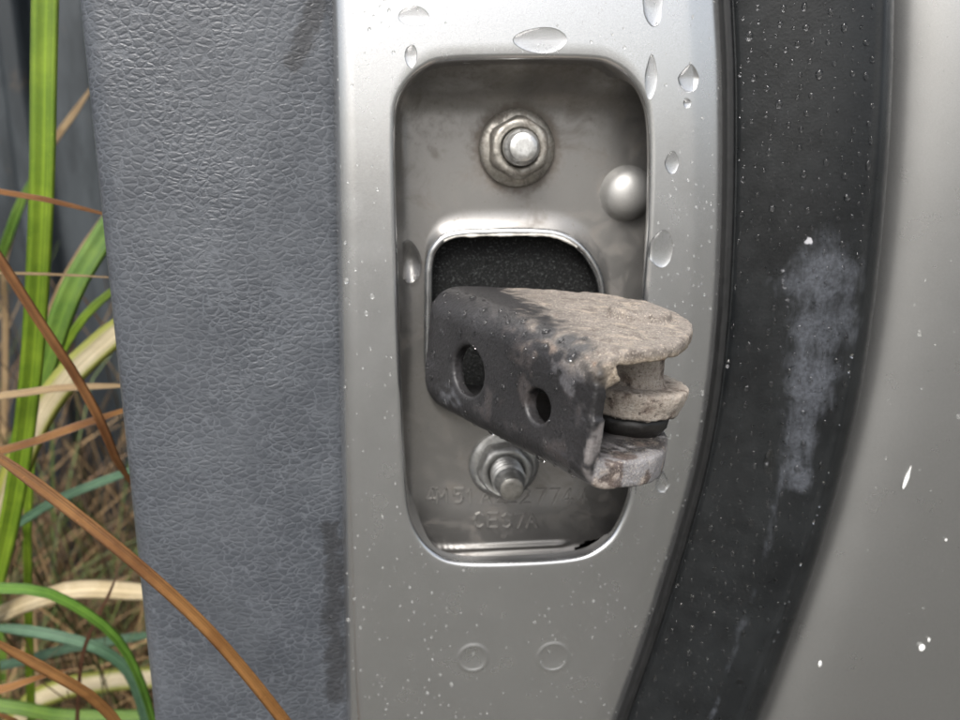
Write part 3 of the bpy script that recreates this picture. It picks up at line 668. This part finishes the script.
# beads on the bracket's black web
fc = BRV[BRF]; fn = np.cross(fc[:, 2]-fc[:, 0], fc[:, 3]-fc[:, 1]); fn /= np.linalg.norm(fn, axis=1)[:, None]+1e-9; lc = BRL[BRF].mean(1); wc = fc.mean(1)
vis = ((CAM-wc)*fn).sum(1) > 0; cand = np.where(vis & (BRC[BRF].mean(1) < .2) & (lc[:, 1] < 3.5) & (lc[:, 0] < 38))[0]
cand = cand[RNG.uniform(0, 1, len(cand)) < .03+.05*sst(lc[cand, 2], -9, -3)]
spray('bracket_beads', wc[cand], fn[cand], np.clip(RNG.lognormal(-1.3, .42, len(cand)), .12, .7), 'tiny rain beads clinging to the black side of the bracket', .6)

def big_drop(label, px, Y, wpx, hpx, thick, tip=0., nrm=(0, -1, 0), tail=0., cat='water drop', wob=.1, seed=0):
    """one rounded water drop: tip > 0 narrows its upper end"""
    c = pix(*px, Y); sc = FPX/((c-CAM)@FW); a = wpx/sc/2; b = hpx/sc/2; nu, nv = 28, 9; V = []
    n = np.array(nrm, float); n /= np.linalg.norm(n); up = np.array([0, 0, 1.])-n*n[2]; up /= np.linalg.norm(up); rt = np.cross(up, n); r = random.Random(seed); ph = [r.uniform(0, 6.3) for _ in range(3)]
    for k in range(nv+1):
        q = k/nv*np.pi/2*.98
        for j in range(nu):
            t = 2*np.pi*j/nu; rr = 1+wob*(math.sin(2*t+ph[0])*.5+math.sin(3*t+ph[1])*.5)
            X = math.cos(t)*math.cos(q)*rr; Zc = math.sin(t)*math.cos(q)*rr; wd = 1-tip*max(0, Zc)**1.0*.8
            V.append(c+rt*a*X*wd+up*b*Zc+n*(.7*thick*math.sin(q)*(1-.45*max(0, Zc))-.05))
    F = grid_faces(nv+1, nu, True).tolist(); F.append(list(range(nu))[::-1]); F.append([nv*nu+j for j in range(nu)])
    return tag(obj('water_drop', np.array(V), F, WATER, origin=c), label, cat, 'rain drops on the door')
def PY(px): q = pix(*px, 0); return float(panel_y(np.array([q[0]]), np.array([q[2]]))[0])
for i, (lab, px, wd, hg, th, tp) in enumerate([
    ('large oval water drop beside the right edge of the recess, level with the foam', (661, 249), 27, 36, 1.1, .15),
    ('broad flattened water drop above the middle of the recess', (541, 40), 54, 26, .7, .2),
    ('small tall drop at the upper left corner of the recess', (411, 56), 13, 22, .7, .1),
    ('pale squarish drop near the top edge left of the broad drop', (414, 16), 30, 20, .5, 0),
    ('long thin running drop beside the upper right corner of the recess', (651, 76), 13, 46, .8, .7),
    ('upside pear-shaped drop at the very top right of the silver edge', (653, 8), 20, 34, .8, -.6),
    ('pear-shaped drop on the bright ridge near the top of the seal', (689, 78), 24, 26, .8, .6),
    ('tiny round drop just under the pear-shaped drop on the ridge', (687, 103), 8, 10, .6, 0),
    ('small angular drop midway down the ridge right of the boss', (672, 162), 15, 24, .6, .6),
    ('hanging amber-tinted drop just below the bracket tip', (662, 482), 13, 24, 1.3, .5)]):
    big_drop(lab, px, PY(px), wd, hg, th, tp, seed=i)
big_drop('flat wet drop on the left floor of the recess beside the hole', (410, 262), FLOOR-.9, 22, 42, .25, 0, seed=30)
def SK(px):
    q = pix(*px, 4); z = q[2]; return float(skin_y(np.array([q[0]-seal_right(z)]))[0])
big_drop('slanting drop high on the outer skin right of the seal', (909, 190), SK((909, 190)), 12, 26, .5, .5, seed=33)
_q = pix(771, 463, -6); _ys = float(seal_point(np.array([(_q[0]-seal_left(_q[2]))/(seal_right(_q[2])+3.3-seal_left(_q[2]))]), _q[2])[1][0])
big_drop('pale crescent drop at the lower left of the smear on the seal', (771, 463), _ys, 15, 38, .9, .2, seed=35)
big_drop('glinting drop on the trim beside the lower silver edge', (331, 616), 2.6, 8, 9, .8, 0, seed=31)

# dried white splashes on the outer skin
WHITE = plain('dried_splash', (.62, .62, .60), .6)
for px, wd, hg in (((907, 478), 5, 26), ((922, 648), 7, 8), ((929, 640), 3, 5), ((820, 664), 4, 7), ((905, 300), 4, 4), ((946, 540), 3, 3)):
    c = pix(*px, SK(px)); D, F = dome(12, 3); sc = FPX/((c-CAM)@FW); tp = np.where(D[:, 1:2] > 0, 1-.7*D[:, 1:2]*(hg > 20), 1)
    V = c+np.c_[D[:, 0]*wd/2/sc*tp[:, 0]+D[:, 1]*hg/2/sc*.22*(hg > 20), -D[:, 2]*.12+.02, D[:, 1]*hg/2/sc]; obj('dried_splash', V, F, WHITE, skin)
# ------------------------------------------------------------------ grass around the door
def blade(path, wid, fold=.25, twist=0., thick=.28, n=110, tipw=1., basew=1.):
    P = spline(path, n); t = np.gradient(P, axis=0); t /= np.linalg.norm(t, axis=1)[:, None]; V = []; al = []; ac = []
    for i, (p, d) in enumerate(zip(P, t)):
        v = CAM-p; v /= np.linalg.norm(v); side = np.cross(d, v); side /= np.linalg.norm(side)+1e-9; nn = np.cross(side, d)
        q = i/(n-1); a = twist*(q-.5)+.25; s2 = side*math.cos(a)+nn*math.sin(a); n2 = np.cross(s2, d); n2 = n2 if n2@v > 0 else -n2
        ww = wid*(basew+(tipw-basew)*q)/2*(1+.05*math.sin(9*q+wid))*min(1, (1-q)/.035+.08)
        for s, b in ((-1, 0), (-.5, -fold*.55), (0, -fold), (.5, -fold*.55), (1, 0), (.5, -fold*.55-thick), (0, -fold-thick*1.3), (-.5, -fold*.55-thick)):
            V.append(p+s2*ww*s+n2*b*(ww if b in (0,) else min(ww, 1.6))); al.append(q); ac.append(s)
    F = grid_faces(n, 8, True).tolist(); F.append(list(range(8))[::-1]); F.append([(n-1)*8+i for i in range(8)])
    return np.array(V), F, {'along': al, 'across': ac}
G1 = grassmat('fresh_green', (.115, .20, .010), (.20, .30, .02)); G2 = grassmat('mid_green', (.07, .15, .018), (.13, .22, .03)); G3 = grassmat('blue_green', (.06, .13, .07), (.10, .19, .11))
ARCH = grassmat('leaf_green', (.075, .17, .02), (.13, .26, .035)); CREAM = grassmat('cream_dry', (.46, .36, .20), (.62, .52, .34)); CREAMG = grassmat('cream_green_edge', (.50, .42, .26), (.62, .54, .36), edge=(.26, .27, .05))
RUST = grassmat('rust_brown', (.16, .065, .022), (.27, .125, .045), mid=.4); ORANGE = grassmat('orange_brown', (.15, .062, .017), (.27, .13, .04), mid=.3); DARKB = grassmat('dark_brown', (.07, .03, .015), (.13, .06, .03)); TAN = grassmat('dry_tan', (.28, .19, .10), (.40, .29, .16))
def grass(name, label, pts, wpx, mat, root=None, **k):
    """pts: (px, py, depth mm)"""
    P = np.array([pix(a, b, c) for a, b, c in pts]); m = P[len(P)//2]; wd = wpx/(FPX/((m-CAM)@FW))
    # the root end (outside the picture, lower first) runs on down to the soil
    out = [p[0] < 0 or p[1] > 720 for p in (pts[0], pts[-1])]; first = root == 'first' or (root is None and ((out[0] and not out[1]) or (out[0] == out[1] and P[0][2] < P[-1][2])))
    if not first: P = P[::-1]
    g = P[0]-P[1]; g = g/np.linalg.norm(g); r = random.Random(len(col.objects)); dx = -r.uniform(15, 60) if P[0][1] > 0 else r.uniform(-6, 10); low = -Z0+4
    e1 = P[0]+g*14+[0, 0, -6]; e2 = e1+g*16+[0, 0, -30]; e3 = np.array([e2[0]+dx*.6, e2[1]+r.uniform(0, 20)*(P[0][1] > 0), e2[2]*.5+low*.5]); e4 = np.array([e2[0]+dx, e3[1]+5, low])
    P = np.r_[[e4, e3, e2, e1], P]
    V, F, A = blade(P, wd, **k); base = P[np.argmin(P[:, 2])]
    o = obj(name, V, F, mat, origin=P[0], attrs=A); return tag(o, label, 'grass blade', 'grass beside the door')
GR = 'grass_blade'
grass(GR, 'broad bright green blade standing upright at the upper left', [(52, -300, 50), (47, -90, 45), (44, 60, 44), (42, 180, 44), (37, 290, 46), (28, 400, 50), (10, 520, 56), (-25, 660, 66)], 23, G1, fold=.5)
grass(GR, 'green blade slanting up behind the trim beside the upright blade', [(150, 165, 76), (98, 245, 72), (72, 290, 70), (50, 350, 70), (22, 440, 72), (-15, 560, 76)], 22, G2, fold=.4)
grass(GR, 'thin green blade arching below the slanting green blade', [(150, 262, 82), (98, 303, 80), (75, 330, 80), (58, 362, 82), (40, 420, 84)], 9, G1)
grass(GR, 'cream and yellow-green dying blade curving up to the trim', [(165, 292, 62), (103, 343, 62), (65, 380, 60), (35, 425, 60), (8, 495, 62), (-10, 560, 66)], 26, CREAMG, fold=.35)
grass(GR, 'thin orange-tan blade lying across just above mid height', [(-30, 404, 45), (30, 392, 46), (75, 387, 47), (160, 385, 50)], 8, TAN)
grass(GR, 'tan-brown blade rising gently to the trim below the orange-tan one', [(-30, 462, 38), (30, 443, 40), (75, 427, 42), (160, 398, 46)], 9, ORANGE)
grass(GR, 'reddish brown blade slanting steeply down from the left edge', [(-35, 210, 26), (0, 260, 27), (40, 322, 28), (75, 375, 30), (100, 420, 31), (121, 468, 34), (152, 505, 40)], 10, RUST)
grass(GR, 'dark brown stalk crossing the upright green blade', [(-30, 190, 34), (30, 197, 35), (65, 204, 36), (150, 226, 42)], 6, RUST)
grass(GR, 'hair-thin tan stalk crossing below the dark brown stalk', [(-30, 277, 38), (40, 274, 38), (150, 280, 44)], 3, TAN)
grass(GR, 'long orange-brown blade crossing in front of the grey trim', [(-60, 420, -8), (0, 458, -9), (70, 510, -10), (140, 567, -11), (200, 622, -11), (245, 672, -10), (295, 735, -8), (345, 800, -6)], 14, ORANGE, fold=.45, twist=.5)
grass(GR, 'blue-green blade slanting up to the trim under the long blade', [(-30, 550, 66), (20, 522, 64), (70, 494, 64), (175, 455, 68)], 10, G3)
grass(GR, 'bright green blade arching over from the lower left edge', [(-50, 590, 36), (0, 588, 38), (45, 592, 40), (85, 612, 42), (118, 640, 44), (142, 685, 46), (158, 750, 50), (165, 850, 60)], 23, ARCH, root='first', fold=.3, basew=1.5, tipw=.2)
grass(GR, 'cream dry blade arching level behind the bright green arch', [(-40, 640, 74), (0, 615, 72), (45, 597, 70), (90, 589, 70), (190, 596, 76)], 18, CREAM, fold=.3)
grass(GR, 'blue-green blade arching just below the cream dry blade', [(-30, 626, 62), (20, 630, 60), (65, 638, 58), (105, 652, 58), (132, 678, 60), (150, 735, 66)], 12, G3)
grass(GR, 'bent rusty blade across the lower left corner', [(-40, 622, 8), (10, 650, 9), (55, 675, 10), (95, 700, 12), (125, 738, 16), (140, 800, 24)], 13, ORANGE, fold=.4, twist=.8)
grass(GR, 'tan blade behind the bent rusty blade, pointing left', [(-40, 698, 24), (0, 690, 24), (40, 677, 26), (74, 668, 28)], 10, ORANGE)
grass(GR, 'thin dark brown stem hanging past the cream blade', [(122, 560, 52), (108, 597, 52), (92, 628, 52), (81, 665, 54), (77, 730, 60)], 4, DARKB)
grass(GR, 'pale blue-green blade low at the left behind the arches', [(-30, 672, 90), (20, 662, 90), (70, 648, 92), (180, 630, 100)], 10, G3)
grass(GR, 'deep green blade lying along the bottom left edge', [(-40, 702, 70), (20, 708, 70), (70, 716, 72), (200, 716, 76)], 14, G2)
grass(GR, 'blurred yellow twig behind the upright green blade', [(100, 75, 190), (75, 112, 190), (55, 140, 192), (30, 185, 200), (10, 240, 215)], 7, TAN)
grass(GR, 'blurred olive stalk left of the upright green blade', [(38, 165, 150), (22, 200, 150), (10, 232, 152), (-10, 290, 160)], 10, G2)
grass(GR, 'blurred grey-brown stem rising behind the slanting green blade', [(110, 205, 130), (85, 245, 130), (62, 285, 132), (40, 340, 136)], 7, TAN)
grass(GR, 'yellowing blade tip low behind the green arch', [(60, 690, 110), (100, 682, 108), (135, 678, 108), (200, 676, 108)], 22, CREAMG)
grass(GR, 'orange sliver in the bottom left corner', [(-20, 712, 20), (5, 716, 20), (30, 735, 22)], 9, ORANGE)

def thatch():
    """the mass of dry and green grass behind: nobody could count it"""
    V, F, C = [], [], []
    pal = [((.20, .14, .075), 5), ((.12, .075, .04), 5), ((.28, .20, .11), 3), ((.06, .10, .022), 3), ((.10, .15, .06), 1.5), ((.05, .035, .02), 3)]
    pr = np.array([p[1] for p in pal], float); pr /= pr.sum(); cs = np.array([p[0] for p in pal]); rg = np.random.default_rng(5)
    for i in range(9000):
        y = rg.uniform(95, 350); x = rg.uniform(-150-1.3*y, -66-.02*y); z0 = -Z0-5
        if rg.uniform() < .12: y = rg.uniform(95, 320); 
        ln = rg.uniform(200, 520)*(.75 if y < 200 else 1)*rg.uniform(.7, 1); a = rg.uniform(0, 2*np.pi); lean = rg.uniform(.05, .9); wd = rg.uniform(.6, 2.6); c = cs[rg.choice(len(cs), p=pr)]*rg.uniform(.35, 1.15)*np.array([1.1, 1., .85])
        n = 7; b = len(V); sd = np.array([-math.sin(a+1.2), math.cos(a+1.2), 0])
        zmax = 8-.12*y
        for k in range(n):
            q = k/(n-1); p = np.array([x+math.cos(a)*ln*lean*q*q, y+math.sin(a)*ln*lean*q*q, z0+ln*q*(1-.35*lean*q)])
            if p[0] > -64 and p[1] > -5: p[0] = -64-rg.uniform(0, 6)
            p[1] = min(max(p[1], 78), 360); p[2] = min(p[2], zmax+rg.uniform(-12, 12)) if p[2] > zmax else p[2]
            ww = wd*(1-.8*q)/2+.12; V += [p-sd*ww, p+sd*ww]; C += [c, c]
        F += [(b+2*k, b+2*k+1, b+2*k+3, b+2*k+2) for k in range(n-1)]
    m = Mat('thatch_grass'); m.set(Base_Color=m.attr('tint', 'Color'), Roughness=.7)
    tag(obj('grass_thatch', np.array(V), F, m.m, attrs={'tint': np.array(C)}), 'tangled brown and green grass thatch behind the door', 'grass', kind='stuff')
thatch()

# ------------------------------------------------------------------ blurred blue-grey sheet behind the grass
def build_sheet():
    t = thing('metal_sheet', 'blurred blue-grey ribbed metal sheet standing behind the grass', 'metal sheet', (-500, 380, -Z0))
    xs = np.arange(-1200, 20, 2.0); ph = ((xs+1500) % 48)/48
    y = 380-13*(sst(ph, .30, .42)-sst(ph, .62, .74)); zs = np.linspace(-Z0-5, 700, 24); X, Z = np.meshgrid(xs, zs); Y = np.tile(y, (len(zs), 1))
    m = Mat('weathered_blue_grey'); n = m.noise(.02, 6, .7, m.vscale((2, 2, .4))); c = m.mix(m.ramp(n, .35, .65), (.012, .016, .019), (.042, .05, .056)); c = m.mix(m.ramp(m.noise(.03, 5, .7), .6, .7), c, (.05, .04, .03))
    m.set(Base_Color=c, Roughness=.45, Metallic=.3)
    obj('ribbed_sheet', np.stack([X, Y, Z], -1).reshape(-1, 3), grid_faces(len(zs), len(xs)), m.m, t)
build_sheet()
